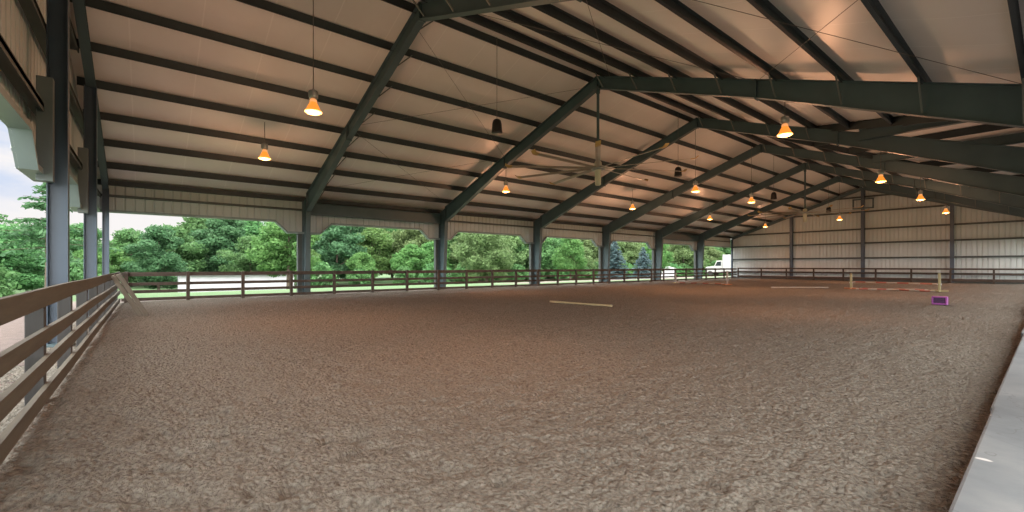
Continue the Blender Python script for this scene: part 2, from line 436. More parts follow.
# ------------------------------------------------------------------ steel frames
COLX = {-1: (-23.58, -23.13, -22.86), 1: (.78, .33, .06)}     # outer flange, inner flange foot, inner flange top
def rafter_zt(x): return zroof(x)-.25
FW = .215
def make_frame(i, y):
    root = thing('steel_frame', (XM, y, 0), FRAME_LABEL[i], 'steel frame', 'portal frames holding the roof')
    for s in (-1, 1):
        xo, xi0, xi1 = COLX[s]
        ztop = rafter_zt(xo)
        zk = rafter_zt(xi1)-.86                              # rafter underside at knee
        c_ = MB()
        c_.prism([(xo, -.02), (xi0, -.02), (xi1, zk), (xi1, zk), (xi1, rafter_zt(xi1)-.02), (xo, ztop-.02)][:3]+[(xi1, rafter_zt(xi1)-.02), (xo, ztop-.02)], 0, 'y', y-.007, y+.007)
        c_.prism([(xo, -.02), (xo+s*.016, -.02), (xo+s*.016, ztop-.02), (xo, ztop-.02)], 0, 'y', y-FW/2, y+FW/2)
        c_.prism([(xi0, -.02), (xi0-s*.016, -.02), (xi1-s*.016, zk+.02), (xi1, zk+.02)], 0, 'y', y-FW/2, y+FW/2)
        o = c_.build('column', 'column_paint' if False else 'steel_paint', root)
        p_ = MB(); p_.box(min(xo, xi0)-.05, max(xo, xi0)+.05, y-.2, y+.2, -.05, .02); p_.build('base_plate', 'steel_paint', root)
        # rafter
        r_ = MB()
        A = (xi1, rafter_zt(xi1)); Rr = (XM+s*.012, rafter_zt(XM))
        Xm = XM+s*5.9
        dm = .52
        B0 = (xi1, zk); B1 = (Xm, rafter_zt(Xm)-dm); B2 = (XM+s*.012, rafter_zt(XM)-.47)
        r_.prism([A, Rr, B2, B1, B0], 0, 'y', y-.007, y+.007)
        t = .02
        def fl(P, Q):
            r_.prism([P, Q, (Q[0], Q[1]-t), (P[0], P[1]-t)], 0, 'y', y-FW/2, y+FW/2)
        fl((A[0], A[1]), (Rr[0], Rr[1])); fl(B0, B1); fl(B1, B2)
        # knee stiffeners, splice and ridge plates
        r_.box(XM, XM+s*.025, y-FW/2, y+FW/2, rafter_zt(XM)-.52, rafter_zt(XM)+.0) if s > 0 else r_.box(XM-.025, XM, y-FW/2, y+FW/2, rafter_zt(XM)-.52, rafter_zt(XM))
        r_.box(Xm-.02, Xm+.02, y-FW/2, y+FW/2, rafter_zt(Xm)-dm-.07, rafter_zt(Xm)-.0)
        r_.box(xi1-.012, xi1+.012, y-FW/2, y+FW/2, zk-.05, rafter_zt(xi1))
        r_.build('rafter', 'steel_paint', root)
        # flange braces up to the purlins
        for k, d in enumerate([.33, 1.86, 3.39, 4.91, 6.43, 7.96, 9.48, 11.0]):
            x = XM+s*d
            if abs(y-YC) < cut_half(x)+.7: continue
            # underside height
            xa = abs(x-XM); xm = 5.9; xe = abs(xi1-XM)
            zb = np.interp(xa, [0, xm, xe], [B2[1], B1[1], B0[1]])+.03
            for e in (-s,):
                q = MB(); q.bar((x+.02, y+e*.12, zb), (x+.02, y+e*.62, zroof(x)-.23), .035, .035)
                q.build('flange_brace', 'brace_paint', root)
    return root
FRAME_LABEL = {
 1: 'portal frame closest to the viewer, its ridge at the top edge, orange lit rafter',
 2: 'portal frame second from the open gable, carrying the large near fan at its ridge',
 3: 'portal frame third from the open gable, just beyond the near fan',
 4: 'portal frame midway down the arena, fourth from the open gable',
 5: 'portal frame fifth from the open gable, carrying the far fan at its ridge',
 6: 'portal frame just in front of the closed far gable wall'}
for i in range(1, 7): make_frame(i, FR[i])

# gable frames: light rafters with wind columns
def make_gable(y, inner, label, cover):
    root = thing('gable_frame', (XM, y, 0), label, 'gable frame')
    for s in (-1, 1):
        xe = XL+.3 if s < 0 else XR-.3
        mb = MB(); zc = lambda x: zroof(x)-.25-.15
        mb.ibeam((XM, y, zc(XM)), (xe, y, zc(xe)), .19, .30)
        mb.build('rafter', 'steel_paint', root)
        mb = MB()
        mb.ibeam((xe, y, -.04), (xe, y, zroof(xe)-.5), .15, .2, up=(0,1,0)); mb.build('corner_column', 'column_paint', root)
    for x in (XM-6.0, XM, XM+6.0):
        mb = MB(); zt = zroof(x)-.54
        mb.ibeam((x, y, -.04), (x, y, zt), .24, .27, up=(0,1,0))
        mb.build('wind_column', 'column_paint', root)
        mb = MB(); mb.box(x-.2, x+.2, y-.2, y+.2, -.06, .0); mb.build('base_plate', 'steel_paint', root)
        if cover:
            mb = MB(); mb.box(x+.125, x+.31, y-.24, y-.03, 2.86, 4.67); mb.build('jamb_cover', 'jamb_paint', root, bevel=.008)
    return root
make_gable(-1.23, 1, 'open gable frame on the left, slim rafter and wind columns beside the wooden fence', True)
make_gable(52.05, -1, 'closed far gable frame, slim rafter and three wind columns before the ribbed wall', False)

# portal beams between the columns of the left and right side in two bays
for s, nm in ((-1, 'left'), (1, 'right')):
    for a, w in ((1, 'first and second portal frames'), (5, 'fifth and sixth portal frames')):
        xo, xi0, xi1 = COLX[s]
        mb = MB(); x = xo-s*.16
        mb.ibeam((x, FR[a]+.05, 4.22), (x, FR[a+1]-.05, 4.22), .26, .58)
        tag(mb.build('portal_beam', 'steel_paint'), 'deep dark beam high on the %s side between the %s' % (nm, w), 'beam', None, 'thing')

# brace rods (thin crossing rods under the roof)
for s, nm in ((-1, 'left'), (1, 'right')):
    for (d0, d1), w in (((.6, 5.9), 'upper'), ((5.9, 11.2), 'lower')):
        for (ya, yb), v in (((FR[1], FR[2]), 'ridge end near'), ((FR[2], FR[1]), 'ridge end far')):
            xa, xb = XM+s*d0, XM+s*d1
            mb = MB(); mb.tube((xa, ya, zroof(xa)-.30), (xb, yb, zroof(xb)-.30), .006, 6)
            tag(mb.build('brace_rod', 'rod_steel'), 'thin brace rod under the %s half of the %s roof slope, %s' % (w, nm, v), 'rod', 'crossed brace rods', 'thing')

# ------------------------------------------------------------------ ribbed cladding
def head_z(u, cols, corner=()):
    z = ZH
    for c_ in cols:
        d = abs(u-c_)
        if d < .75: z = min(z, ZC)
        elif d < 1.3: z = min(z, ZC+(ZH-ZC)*(d-.75)/.55)
    return z
def cladding(name, u0, u1, bottom, top, place, mat='cladding', extra=()):
    us = []; u = u0
    while u < u1-1e-6:
        for du, dd in ((0,0),(.215,0),(.24,.042),(.28,.042)):
            if u+du < u1: us.append((u+du, dd))
        u += .305
    us.append((u1, 0))
    for e in extra:
        if u0 < e < u1 and all(abs(e-a) > .004 for a, _ in us):
            k = max(i for i, (a, _) in enumerate(us) if a < e); a, da = us[k]; c_, dc = us[k+1]
            us.insert(k+1, (e, da+(dc-da)*(e-a)/(c_-a)))
    mb = MB(); vs = []; fs = []
    for i, (u, d) in enumerate(us): vs += [place(u, bottom(u), d), place(u, top(u), d)]
    for i in range(len(us)-1): fs.append((2*i, 2*i+2, 2*i+3, 2*i+1))
    mb.add(vs, fs); o = mb.build(name, mat)
    sol = o.modifiers.new('sol', 'SOLIDIFY'); sol.thickness = .004; sol.offset = 0
    return struct(o)
brk = lambda cols: [c_+k for c_ in cols for k in (-1.3, -.75, .75, 1.3)]
def opening_trim(name, cols, ends, place, depth):            # soffit flashing round the opening heads
    pts = []
    us = sorted(set([ends[0], ends[1]]+[c_+k for c_ in cols for k in (-1.3,-.75,.75,1.3) if ends[0] < c_+k < ends[1]]))
    mb = MB()
    for a, b_ in zip(us[:-1], us[1:]):
        za, zb = head_z(a+1e-4, cols), head_z(b_-1e-4, cols)
        P = [place(a, za, 0), place(b_, zb, 0), place(b_, zb, depth), place(a, za, depth)]
        Q = [(p[0], p[1], p[2]+.03) for p in P]
        mb.add(P+Q, [(0,1,2,3),(7,6,5,4),(0,4,5,1),(1,5,6,2),(2,6,7,3),(3,7,4,0)])
        # returned lip on the inner edge
        L = [place(a, za, depth), place(b_, zb, depth), place(b_, zb+.10, depth), place(a, za+.10, depth)]
        L2 = [place(a, za, depth+.012), place(b_, zb, depth+.012), place(b_, zb+.10, depth+.012), place(a, za+.10, depth+.012)]
        mb.add(L+L2, [(0,1,2,3),(7,6,5,4),(0,4,5,1),(2,6,7,3),(1,5,6,2),(3,7,4,0)])
    return struct(mb.build(name, 'flashing'))
inner_cols = FR[1:7]
for s, nm, X, tn in ((-1, 'left', XL, 1), (1, 'right', XR, 2)):
    pl = lambda u, z, d, X=X, s=s: (X+s*d, u, z)
    cladding('wall_'+nm, -1.55, 52.4, lambda u: head_z(u, inner_cols), lambda u, X=X: zall(X, u)+.05, pl, extra=brk(inner_cols)+[YC])
    pl2 = lambda u, z, d, X=X, s=s: (X+s*.035-s*d, u, z)
    opening_trim('trim_%d' % tn, inner_cols, (-1.5, 52.3), pl2, .245)
    mb = MB(); xa = X-s*.005
    mb.box(min(xa, xa-s*.2), max(xa, xa-s*.2), -1.4, 52.3, 4.13, 4.21)
    tag(mb.build('wall_girt', 'girt_paint'), 'dark girt along the ribbed band at the head of the %s long side' % nm, 'girt', 'wall girts', 'thing')
    for j, y in enumerate(inner_cols):
        mb = MB(); mb.box(min(X+s*.035, X-s*.19), max(X+s*.035, X-s*.19), y-.30, y+.30, -.1, ZC+.015)
        tag(mb.build('jamb_post', 'girt_paint', bevel=.012), 'boxed dark jamb post outside the %s portal frame on the %s side' % (ORD[j], nm), 'post', 'jamb posts between open bays', 'thing')
gcols = [XM-6, XM, XM+6]
plg = lambda u, z, d: (u, YN-d, z)
cladding('wall_near', XL+.03, XR-.03, lambda u: head_z(u, gcols), lambda u: zroof(u)+.05, plg, extra=brk(gcols)+[XM])
opening_trim('trim_3', gcols, (XL, XR), lambda u, z, d: (u, YN-.035+d, z), .245)
plf = lambda u, z, d: (u, YF+d, z)
cladding('wall_far', XL+.03, XR-.03, lambda u: -.08, lambda u: zroof(u)+.05, plf, extra=[XM])
for z, w in ((4.15, 'lower'), (5.6, 'middle'), (7.1, 'upper')):
    hw = min((ZR-.3-z)/SL, 12.2)
    mb = MB(); mb.box(XM-hw, XM+hw, -1.56, -1.37, z-.04, z+.04); mb.box(XM-hw, XM+hw, -1.40, -1.37, z-.10, z+.06)
    tag(mb.build('wall_girt', 'girt_paint'), '%s dark girt across the ribbed panels of the open near gable' % w, 'girt', 'wall girts', 'thing')
for k, z in enumerate((.75, 2.14, 3.55, 4.87, 6.5, 7.9)):
    hw = min((ZR-.3-z)/SL, 12.2)
    mb = MB(); mb.box(XM-hw, XM+hw, 52.22, 52.44, z-.035, z+.035); mb.box(XM-hw, XM+hw, 52.2, 52.225, z-.075, z+.075)
    tag(mb.build('wall_girt', 'girt_paint'), 'dark girt on the closed far gable wall, %s up from the sand' % ORD[k], 'girt', 'wall girts', 'thing')
# sill flashing on the far wall and a framed opening beside its ridge column
mb = MB(); mb.box(XL+.1, XR-.1, 52.15, 52.43, -.1, .22); struct(mb.build('trim_4', 'girt_paint'))
vr = thing('vent_frame', (XM+.05, 52.1, 6.9), 'small dark square vent frame high on the far wall at its ridge column', 'vent frame')
for x0, x1, z0, z1 in ((-.75,.85,6.75,6.85), (-.75,.85,7.6,7.7), (-.75,-.65,6.75,7.7), (.75,.85,6.75,7.7)):
    mb = MB(); mb.box(XM+x0, XM+x1, 52.13-.28, 52.2-.2, z0, z1); mb.build('frame_bar', 'steel_paint', vr)

# ------------------------------------------------------------------ fences
RAILZ = [(.985, 1.165), (.62, .76), (.33, .47), (.03, .17)]
def jit(a): return random.uniform(-a, a)
# open gable fence: posts outside, rails inside
gf = thing('rail_fence', (-11, -.85, 0), 'brown wooden four rail fence running along the open left gable beside the viewer', 'fence', 'arena fences')
pxs = [-.38-2.13*k for k in range(11)]
pxs = [-.4]+[-6.64+2.13*k for k in (2, 1, 0)]+[-6.64-2.13*k for k in range(1, 8)]
for x in pxs:
    mb = MB(); mb.box(x-.07, x+.07, -.95, -.81, -.35, 1.13); mb.build('post', 'wood_post', gf, bevel=.008)
for (z0, z1) in RAILZ:
    seg = [-.33, -6.6, -15.1, -22.5]
    for a, b_ in zip(seg[:-1], seg[1:]):
        mb = MB()
        n = 10
        for k in range(n):
            xa, xb = a+(b_-a)*k/n, a+(b_-a)*(k+1)/n
            w0, w1 = .006*math.sin(xa*.9+z0*9), .006*math.sin(xb*.9+z0*9)
            vs = [(xa,-.81,z0+w0),(xa,-.765,z0+w0),(xa,-.765,z1+w0),(xa,-.81,z1+w0),(xb,-.81,z0+w1),(xb,-.765,z0+w1),(xb,-.765,z1+w1),(xb,-.81,z1+w1)]
            fs = [(0,1,5,4),(1,2,6,5),(2,3,7,6),(3,0,4,7)]
            if k == 0: fs.append((3,2,1,0))
            if k == n-1: fs.append((4,5,6,7))
            mb.add(vs, fs)
        mb.build('rail', 'wood_rail', gf)
# long left fence: posts on the inside
lf = thing('rail_fence', (-22.6, 25, 0), 'dark brown four rail fence along the open left side, trees behind it', 'fence', 'arena fences')
ylist = [-.6]+[1.32+1.95*k for k in range(26)]
for k, y in enumerate(ylist):
    mb = MB(); mb.box(-22.62, -22.5, y-.06, y+.06, -.3, 1.16); mb.build('post', 'wood_shaded', lf, bevel=.008)
for (z0, z1) in RAILZ:
    for k in range(0, 26, 4):
        ya = -.75 if k == 0 else ylist[k]; yb = ylist[min(k+4, 26)] if k+4 <= 26 else 51.3
        if k == 24: yb = 51.3
        mb = MB(); e = jit(.008); mb.box(-22.665, -22.62, ya+.003, yb-.003, z0+e, z1+e-.02); mb.build('rail', 'wood_shaded', lf, bevel=.005)
# far gable fence
ff = thing('rail_fence', (-11, 51.4, 0), 'low brown rail fence in front of the closed far gable wall', 'fence', 'arena fences')
xl = [-22.5+2.44*k for k in range(10)]
for x in xl:
    mb = MB(); mb.box(x-.06, x+.06, 51.28, 51.4, -.3, 1.2); mb.build('post', 'wood_shaded', ff, bevel=.008)
for j, (z0, z1) in enumerate([(1.06, 1.2), (.66, .78), (.12, .34)]):
    for k in range(0, 9, 3):
        a = xl[k]; b_ = xl[min(k+3, 9)] if k < 6 else LEDGE_X-.06
        mb = MB(); mb.box(a+.003, b_-.003, 51.4, 51.445, z0, z1); mb.build('rail', 'wood_shaded', ff, bevel=.005)

# planks leaning on the gable fence
for (y0, y1, dz, lab) in ((-.11, -.005, 0, 'weathered timber leaning on the gable fence, the one underneath'), (.005, .11, -.02, 'weathered timber leaning on the gable fence, laid on top of another')):
    L = math.hypot(1.17, .62); o = MB()
    o.box(-.10, .10, y0, y1, 0, L+dz)
    ob = o.build('timber_post', 'wood_plank', bevel=.008)
    ob.location = (-15.9, -.04, -.02); ob.rotation_euler = (math.atan2(.60, 1.17), 0, R(2))
    tag(ob, lab, 'timber', None, 'thing')

# ------------------------------------------------------------------ pendant lamps
H = EYE
LAMPZ = 3.9*H
def make_lamp():
    root = thing('pendant_lamp', (0,0,0), '', 'lamp', 'high bay pendant lamps')
    MB().lathe([(.05,.40),(.10,.395),(.115,.36),(.115,.235),(.09,.20),(.06,.19)], 18).build('ballast_housing', 'galvanised', root, True)
    MB().lathe([(.058,.19),(.085,.165),(.09,.12),(.07,.10)], 18).build('socket_ring', 'lamp_neck', root, True)
    mb = MB()
    n = 28; prof = [(.07,.12),(.09,.09),(.12,.03),(.155,-.05),(.19,-.115),(.205,-.13)]
    vs = []
    for r, z in prof:
        for i in range(n):
            rr = r*(1+(.012 if i % 2 else -.012)); vs.append((rr*math.cos(2*math.pi*i/n), rr*math.sin(2*math.pi*i/n), z))
    mb.add(vs, [(j*n+i, j*n+(i+1)%n, (j+1)*n+(i+1)%n, (j+1)*n+i) for j in range(len(prof)-1) for i in range(n)])
    mb.build('bell_reflector', 'lamp_glass', root, True)
    MB().lathe([(.201,-.128),(.203,-.14),(.155,-.168),(.085,-.185),(.01,-.19)], 24).build('lens', 'lamp_lens', root, True)
    MB().lathe([(.012,.40),(.03,.405),(.03,.44),(.012,.45)], 10).build('hook', 'galvanised', root, True)
    return root
LAMPS = [  # x, y, label
 (-18.1, 3.3, 'low glowing orange pendant lamp over the left of the first bay'),
 (-11.85, 3.25, 'large glowing orange pendant lamp on a long cord just left of the first portal frame'),
 (-5.0, 3.75, 'pendant lamp hanging above the viewer under the right slope of the first bay'),
 (-18.15, 14.5, 'orange pendant lamp beneath the rafter of the second portal frame, left of the near fan'),
 (-18.15, 25.5, 'orange pendant lamp low on the left beyond the near fan, third of the left row'),
 (-18.15, 36.2, 'orange pendant lamp fourth along the left row, in front of the fifth portal frame'),
 (-18.15, 47.4, 'orange pendant lamp farthest along the left row'),
 (-11.85, 22.1, 'orange pendant lamp on a long cord under the ridge, just right of the near fan'),
 (-11.7, 28.5, 'orange pendant lamp under the ridge between the near fan and the far fan'),
 (-11.4, 44.9, 'orange pendant lamp under the ridge beyond the far fan, before the far wall'),
 (-5.05, 14.6, 'large bright orange pendant lamp hanging below the right rafter of the second frame'),
 (-5.05, 26.1, 'orange pendant lamp second along the visible right row'),
 (-4.95, 35.0, 'orange pendant lamp third along the visible right row'),
 (-5.0, 45.1, 'orange pendant lamp farthest along the right row, before the far wall'),
]
proto = make_lamp()
lamp_spot = bpy.data.lights.new('lamp_spot', 'SPOT')
lamp_spot.energy = 290; lamp_spot.color = (1, .43, .21); lamp_spot.shadow_soft_size = .18; lamp_spot.spot_size = R(150); lamp_spot.spot_blend = .8
lamp_light = bpy.data.lights.new('lamp_light', 'POINT')
lamp_light.energy = 50; lamp_light.color = (1, .47, .25); lamp_light.shadow_soft_size = .18
for i, (x, y, lab) in enumerate(LAMPS):
    o = proto if i == 0 else copy_tree(proto)
    o.location = (x, y, LAMPZ); o['label'] = lab
    L = zall(x, y)-.2-(LAMPZ+.44)
    mb = MB(); mb.tube((0,0,.44), (0,0,.44+L), .011, 6)
    me_o = mb.build('hanging_cord', 'cable'); me_o.parent = o
    lo = bpy.data.objects.new('lamp_glow', lamp_light); COL.objects.link(lo); lo.parent = o; lo.location = (0,0,-.36)
    ls = bpy.data.objects.new('lamp_beam', lamp_spot); COL.objects.link(ls); ls.parent = o; ls.location = (0,0,-.22)

# ------------------------------------------------------------------ hanging loudspeakers
def make_speaker():
    root = thing('hanging_loudspeaker', (0,0,0), '', 'loudspeaker', 'black loudspeakers under the ridge')
    MB().lathe([(.05,.44),(.09,.43),(.13,.385),(.155,.29),(.17,.10),(.18,.02),(.18,0)], 20).build('housing', 'black_plastic', root, True)
    MB().lathe([(.178,.004),(.172,-.015),(.12,-.025),(.01,-.03)], 20).build('grille', 'black_plastic', root, True)
    return root
SPK = [(-11.55, 8.85, 'black hanging loudspeaker between the first and second portal frames'),
       (-11.55, 19.9, 'black hanging loudspeaker just beyond the blades of the near fan'),
       (-11.55, 31.5, 'black hanging loudspeaker just short of the far fan'),
       (-11.55, 42.6, 'black hanging loudspeaker beyond the far fan, close to the far wall')]
sp = make_speaker()
for i, (x, y, lab) in enumerate(SPK):
    o = sp if i == 0 else copy_tree(sp)
    o.location = (x, y, 5.74); o['label'] = lab
    mb = MB(); mb.tube((0,0,.45), (0,0,zroof(x)-.2-5.72), .009, 6); q = mb.build('hanging_cord', 'cable'); q.parent = o

# ------------------------------------------------------------------ ceiling fans
CAM_YAW = R(50.6)
def make_fan():
    root = thing('ceiling_fan', (0,0,0), '', 'ceiling fan', 'large ceiling fans under the ridge')
    zt = ZR-.25-.47-5.23+.0
    mb = MB(); mb.tube((0,0,.2), (0,0,zt), .055, 12); mb.build('downrod', 'steel_paint', root, True)
    mb = MB(); mb.box(-.17,.17,-.13,.13, zt-.02, zt+.03); mb.tube((0,0,zt-.2), (0,0,zt-.02), .08, 12); mb.build('mount', 'steel_paint', root)
    MB().lathe([(.06,.30),(.11,.28),(.14,.22),(.15,.10),(.15,.05)], 20).build('motor_housing', 'fan_ivory', root, True)
    MB().lathe([(.24,.06),(.26,.04),(.26,-.04),(.22,-.06)], 20).build('hub', 'galvanised', root, True)
    MB().lathe([(.12,-.05),(.125,-.1),(.115,-.62),(.09,-.67),(.02,-.68)], 18).build('gear_housing', 'fan_ivory', root, True)
    for k in range(10):
        phi = R(7+36*k)+CAM_YAW                             # blade heading in plan
        c_, s_ = math.cos(phi), math.sin(phi)
        def P(r, w, z): return (c_*r-s_*w, s_*r+c_*w, z)
        mb = MB(); n = 6
        vs = []
        for j in range(n+1):
            r = .2+(3.42-.2)*j/n; dz = .03*(j/n)**2*-1
            for w, z in ((-.085,-.018),(0,-.004),(.085,.024),(.085,.034),(0,.022),(-.085,.0)): vs.append(P(r, w, z+dz))
        fs = [(j*6+i, j*6+(i+1)%6, (j+1)*6+(i+1)%6, (j+1)*6+i) for j in range(n) for i in range(6)]
        fs += [tuple(range(6))[::-1], tuple(n*6+i for i in range(6))]
        mb.add(vs, fs); bl = mb.build('blade', 'fan_blade', root)
        mb = MB(); vs = [P(r, w, z) for r, w0, w1, z0, z1 in ((3.42,-.09,.09,-.055,.015),(3.58,-.09,.09,-.05,.03),(3.68,-.07,.10,.03,.10)) for w, z in ((w0,z0),(w1,z0+.035),(w1,z0+.065),(w0,z0+.03))]
        fs = [(j*4+i, j*4+(i+1)%4, (j+1)*4+(i+1)%4, (j+1)*4+i) for j in range(2) for i in range(4)]+[(3,2,1,0),(8,9,10,11)]
        mb.add(vs, fs); mb.build('blade_tip', 'fan_tip', bl)
    return root
fan = make_fan(); fan.location = (XM, FR[2], 5.23)
fan['label'] = 'huge ten bladed ceiling fan on a long rod from the second portal frame'
fan2 = copy_tree(fan); fan2.location = (XM, FR[5], 5.23)
fan2['label'] = 'huge ceiling fan farther down the arena, hung from the fifth portal frame'
for f_ in (fan, fan2):
    pass

# ------------------------------------------------------------------ jumps, poles and block on the sand
def sz(x, y): return float(sand_z(np.array([[x]], float), np.array([[y]], float))[0, 0])
def pole(p, q, stripes, label, mat='white_paint', r=.036, name='jump_pole', group='loose jump poles'):
    p = Vector(p); q = Vector(q)
    root = thing(name, tuple(p), label, 'pole', group)
    MB().tube(p, q, r, 12).build('shaft', mat, root, True)
    if stripes:
        for a in stripes:
            MB().tube(p+(q-p)*a, p+(q-p)*(a+.13), r*1.04, 12).build('stripe', 'red_paint', root, True)
    return root
def gp(x, y, r=.05): return (x, y, max(sz(x+a, y+b_) for a in (-.1, 0, .1) for b_ in (-.1, 0, .1))+r*.75)
pole(gp(-11.96, 11.67), gp(-9.36, 12.0), None, 'pale cream pole lying alone on the sand under the near fan', 'pole_cream')
pole(gp(-11.3, 30.4), gp(-8.95, 32.9), None, 'white pole lying on the far sand between the two jumps', 'white_paint')
def standard(x, y, h, label, mat, foot):
    z = sz(x, y)-.01
    root = thing('jump_standard', (x, y, z), label, 'jump standard', 'wooden jump standards')
    MB().box(x-.05, x+.05, y-.05, y+.05, z+.03, z+h).build('upright', mat, root, bevel=.006)
    for a in (0, 1):
        mb = MB()
        if a: mb.box(x-.34, x+.34, y-.045, y+.045, z, z+.09)
        else: mb.box(x-.045, x+.045, y-.34, y+.34, z, z+.09)
        mb.build('foot', foot, root, bevel=.006)
    mb = MB(); mb.box(x-.075, x-.05, y-.05, y+.05, z+.36, z+.44); mb.box(x+.05, x+.075, y-.05, y+.05, z+.36, z+.44)
    mb.build('pole_cup', 'galvanised', root)
standard(-7.75, 32.8, .95, 'yellowish post standard at the left end of the jump near the purple block', 'standard_paint', 'rust_foot')
standard(-3.86, 32.6, 1.0, 'yellowish post standard at the right end of the jump near the purple block', 'standard_paint', 'standard_paint')
standard(-19.6, 33.4, .85, 'pale jump standard with yellow foot at the far left jump', 'white_paint', 'pole_cream')
standard(-15.1, 32.7, 1.05, 'pale jump standard with red brown foot at the far left jump', 'white_paint', 'rust_foot')
ST = [.04, .30, .56, .82]
pole((-7.66, 32.72, .44), (-3.95, 32.55, .42), ST, 'red and white striped pole resting across the right hand jump', name='jump_pole')
pole(gp(-7.3, 31.9), gp(-4.4, 33.3), ST, 'striped pole fallen askew on the sand under the right hand jump')
pole(gp(-7.4, 33.2), gp(-3.95, 31.9), ST, 'second striped pole crossing the fallen one at the right hand jump')
pole(gp(-19.2, 33.1), gp(-15.5, 33.0), ST, 'striped pole lying on the sand between the far left standards')
# purple block
bx, by = -2.57, 21.8; bz = sz(bx, by)
pr = thing('jump_block', (bx, by, bz), 'small purple plastic block standing on the sand near the concrete ledge', 'jump block')
ca = CAM_YAW
def rot(u, w): return (bx+u*1.0, by+w)
mb = MB(); w, d, h_, t = .20, .165, .28, .042
mb.box(bx-w, bx+w, by-d, by+d, bz-.01, bz+t); mb.box(bx-w, bx+w, by-d, by+d, bz+h_-t, bz+h_)
mb.box(bx-w, bx-w+t, by-d, by+d, bz+t, bz+h_-t); mb.box(bx+w-t, bx+w, by-d, by+d, bz+t, bz+h_-t)
mb.build('shell', 'purple_plastic', pr, bevel=.012)
mb = MB(); mb.box(bx-w+t, bx+w-t, by-d+.05, by+d-.05, bz+t, bz+h_-t); mb.build('recess_panel', 'dark_purple', pr)
for z0 in (.10, .17):
    mb = MB(); mb.box(bx-w+t, bx+w-t, by-d+.02, by-d+.05, bz+z0, bz+z0+.02); mb.build('rib', 'dark_purple', pr)

# ------------------------------------------------------------------ trees
def leaf_cloud(blobs, n, size, seed, flat=.5, droop=0):
    rs = np.random.default_rng(seed)
    wts = np.array([b_[3]*b_[3] for b_ in blobs]); wts = wts/wts.sum()
    idx = rs.choice(len(blobs), n, p=wts)
    c = np.array([[b_[0], b_[1], b_[2]] for b_ in blobs])[idx]; r = np.array([[b_[3], b_[3], b_[4]] for b_ in blobs])[idx]
    d = rs.normal(size=(n, 3)); d /= np.linalg.norm(d, axis=1)[:, None]
    rad = rs.random(n)**.35
    pos = c+d*r*rad[:, None]
    nrm = d+rs.normal(size=(n, 3))*.7; nrm /= np.linalg.norm(nrm, axis=1)[:, None]
    a = np.cross(nrm, rs.normal(size=(n, 3))); a /= np.linalg.norm(a, axis=1)[:, None]
    b2 = np.cross(nrm, a)
    s = size*(.6+.8*rs.random(n))[:, None]
    v = np.stack([pos-a*s, pos-b2*s*flat, pos+a*s, pos+b2*s*flat], 1).reshape(-1, 3)
    f = np.arange(n*4).reshape(-1, 4)
    return v, f
def quad_mesh(name, v, f, mat):
    me = bpy.data.meshes.new(name); me.from_pydata(v.tolist(), [], f.tolist()); me.update(); me.materials.append(MATS[mat]); return me
def crown_blobs(h, w, seed, low=.25):
    rs = random.Random(seed); bl = []
    for k in range(80):
        t = (k+rs.random())/80; z = h*(low+(1-low)*t*.92)
        prof = math.sin(math.pi*min(1, .18+.80*t))**.7
        ang = rs.random()*6.283; rr = w*.5*prof*math.sqrt(rs.random())*.85
        s = w*(.085+.075*rs.random())
        bl.append((rr*math.cos(ang), rr*math.sin(ang), z, s, s*.75))
    return bl
def trunk_mesh(h, r, seed, branch=True, zb=.35):
    rs = random.Random(seed); mb = MB()
    p = Vector((0,0,-.4)); k = 6
    for j in range(k):
        q = Vector((rs.uniform(-.12,.12)*j*.5, rs.uniform(-.12,.12)*j*.5, h*.8*(j+1)/k))
        mb.cone(p, q, r*(1-j/k*.8), r*(1-(j+1)/k*.8), 7)
        if branch and j >= 1:
            for _ in range(2):
                a = rs.random()*6.283; l = h*.24*(1-j/k*.5)
                mb.cone(q, q+Vector((math.cos(a)*l, math.sin(a)*l, l*.75)), r*.35*(1-j/k*.6), r*.08, 5)
        p = q
    me = bpy.data.meshes.new('trunk'); me.from_pydata([tuple(v) for v in mb.v], [], mb.f); me.update(); me.materials.append(MATS['bark']); return me
PROTO = {}
for key, hh, ww, n, size, mat, low in (('broad', 13, 11.5, 15000, .26, 'leaf_mid', .12), ('tall', 15, 10.5, 15000, .26, 'leaf_dark', .10), ('olive', 12, 11.0, 14000, .25, 'leaf_olive', .12),
                                  ('bright', 10, 8.5, 12000, .2, 'leaf_bright', .22), ('bush', 3.2, 5.0, 2500, .2, 'leaf_mid', .05)):
    var = []
    for sd in (1, 2):
        v, f = leaf_cloud(crown_blobs(hh, ww, sd*31+len(key), low), n, size, sd*7+len(key))
        var.append((quad_mesh('crown', v, f, mat), trunk_mesh(hh, .26 if key != 'bush' else .07, sd)))
    PROTO[key] = var
def tree(key, x, y, sc, rz, label, group=None, var=0, name='broadleaf_tree', cat='tree'):
    cr, tr = PROTO[key][var]
    root = thing(name, (x, y, tz(x, y)), label, cat, group)
    wd = 1.25 if group and key != 'bush' else 1
    root.scale = (sc*wd, sc*wd, sc*random.uniform(.92, 1.1)); root.rotation_euler = (0, 0, rz)
    for nm, me in (('crown', cr), ('trunk', tr)):
        o = bpy.data.objects.new(nm, me); COL.objects.link(o); o.parent = root
        o.location = (0,0,0)
    return root
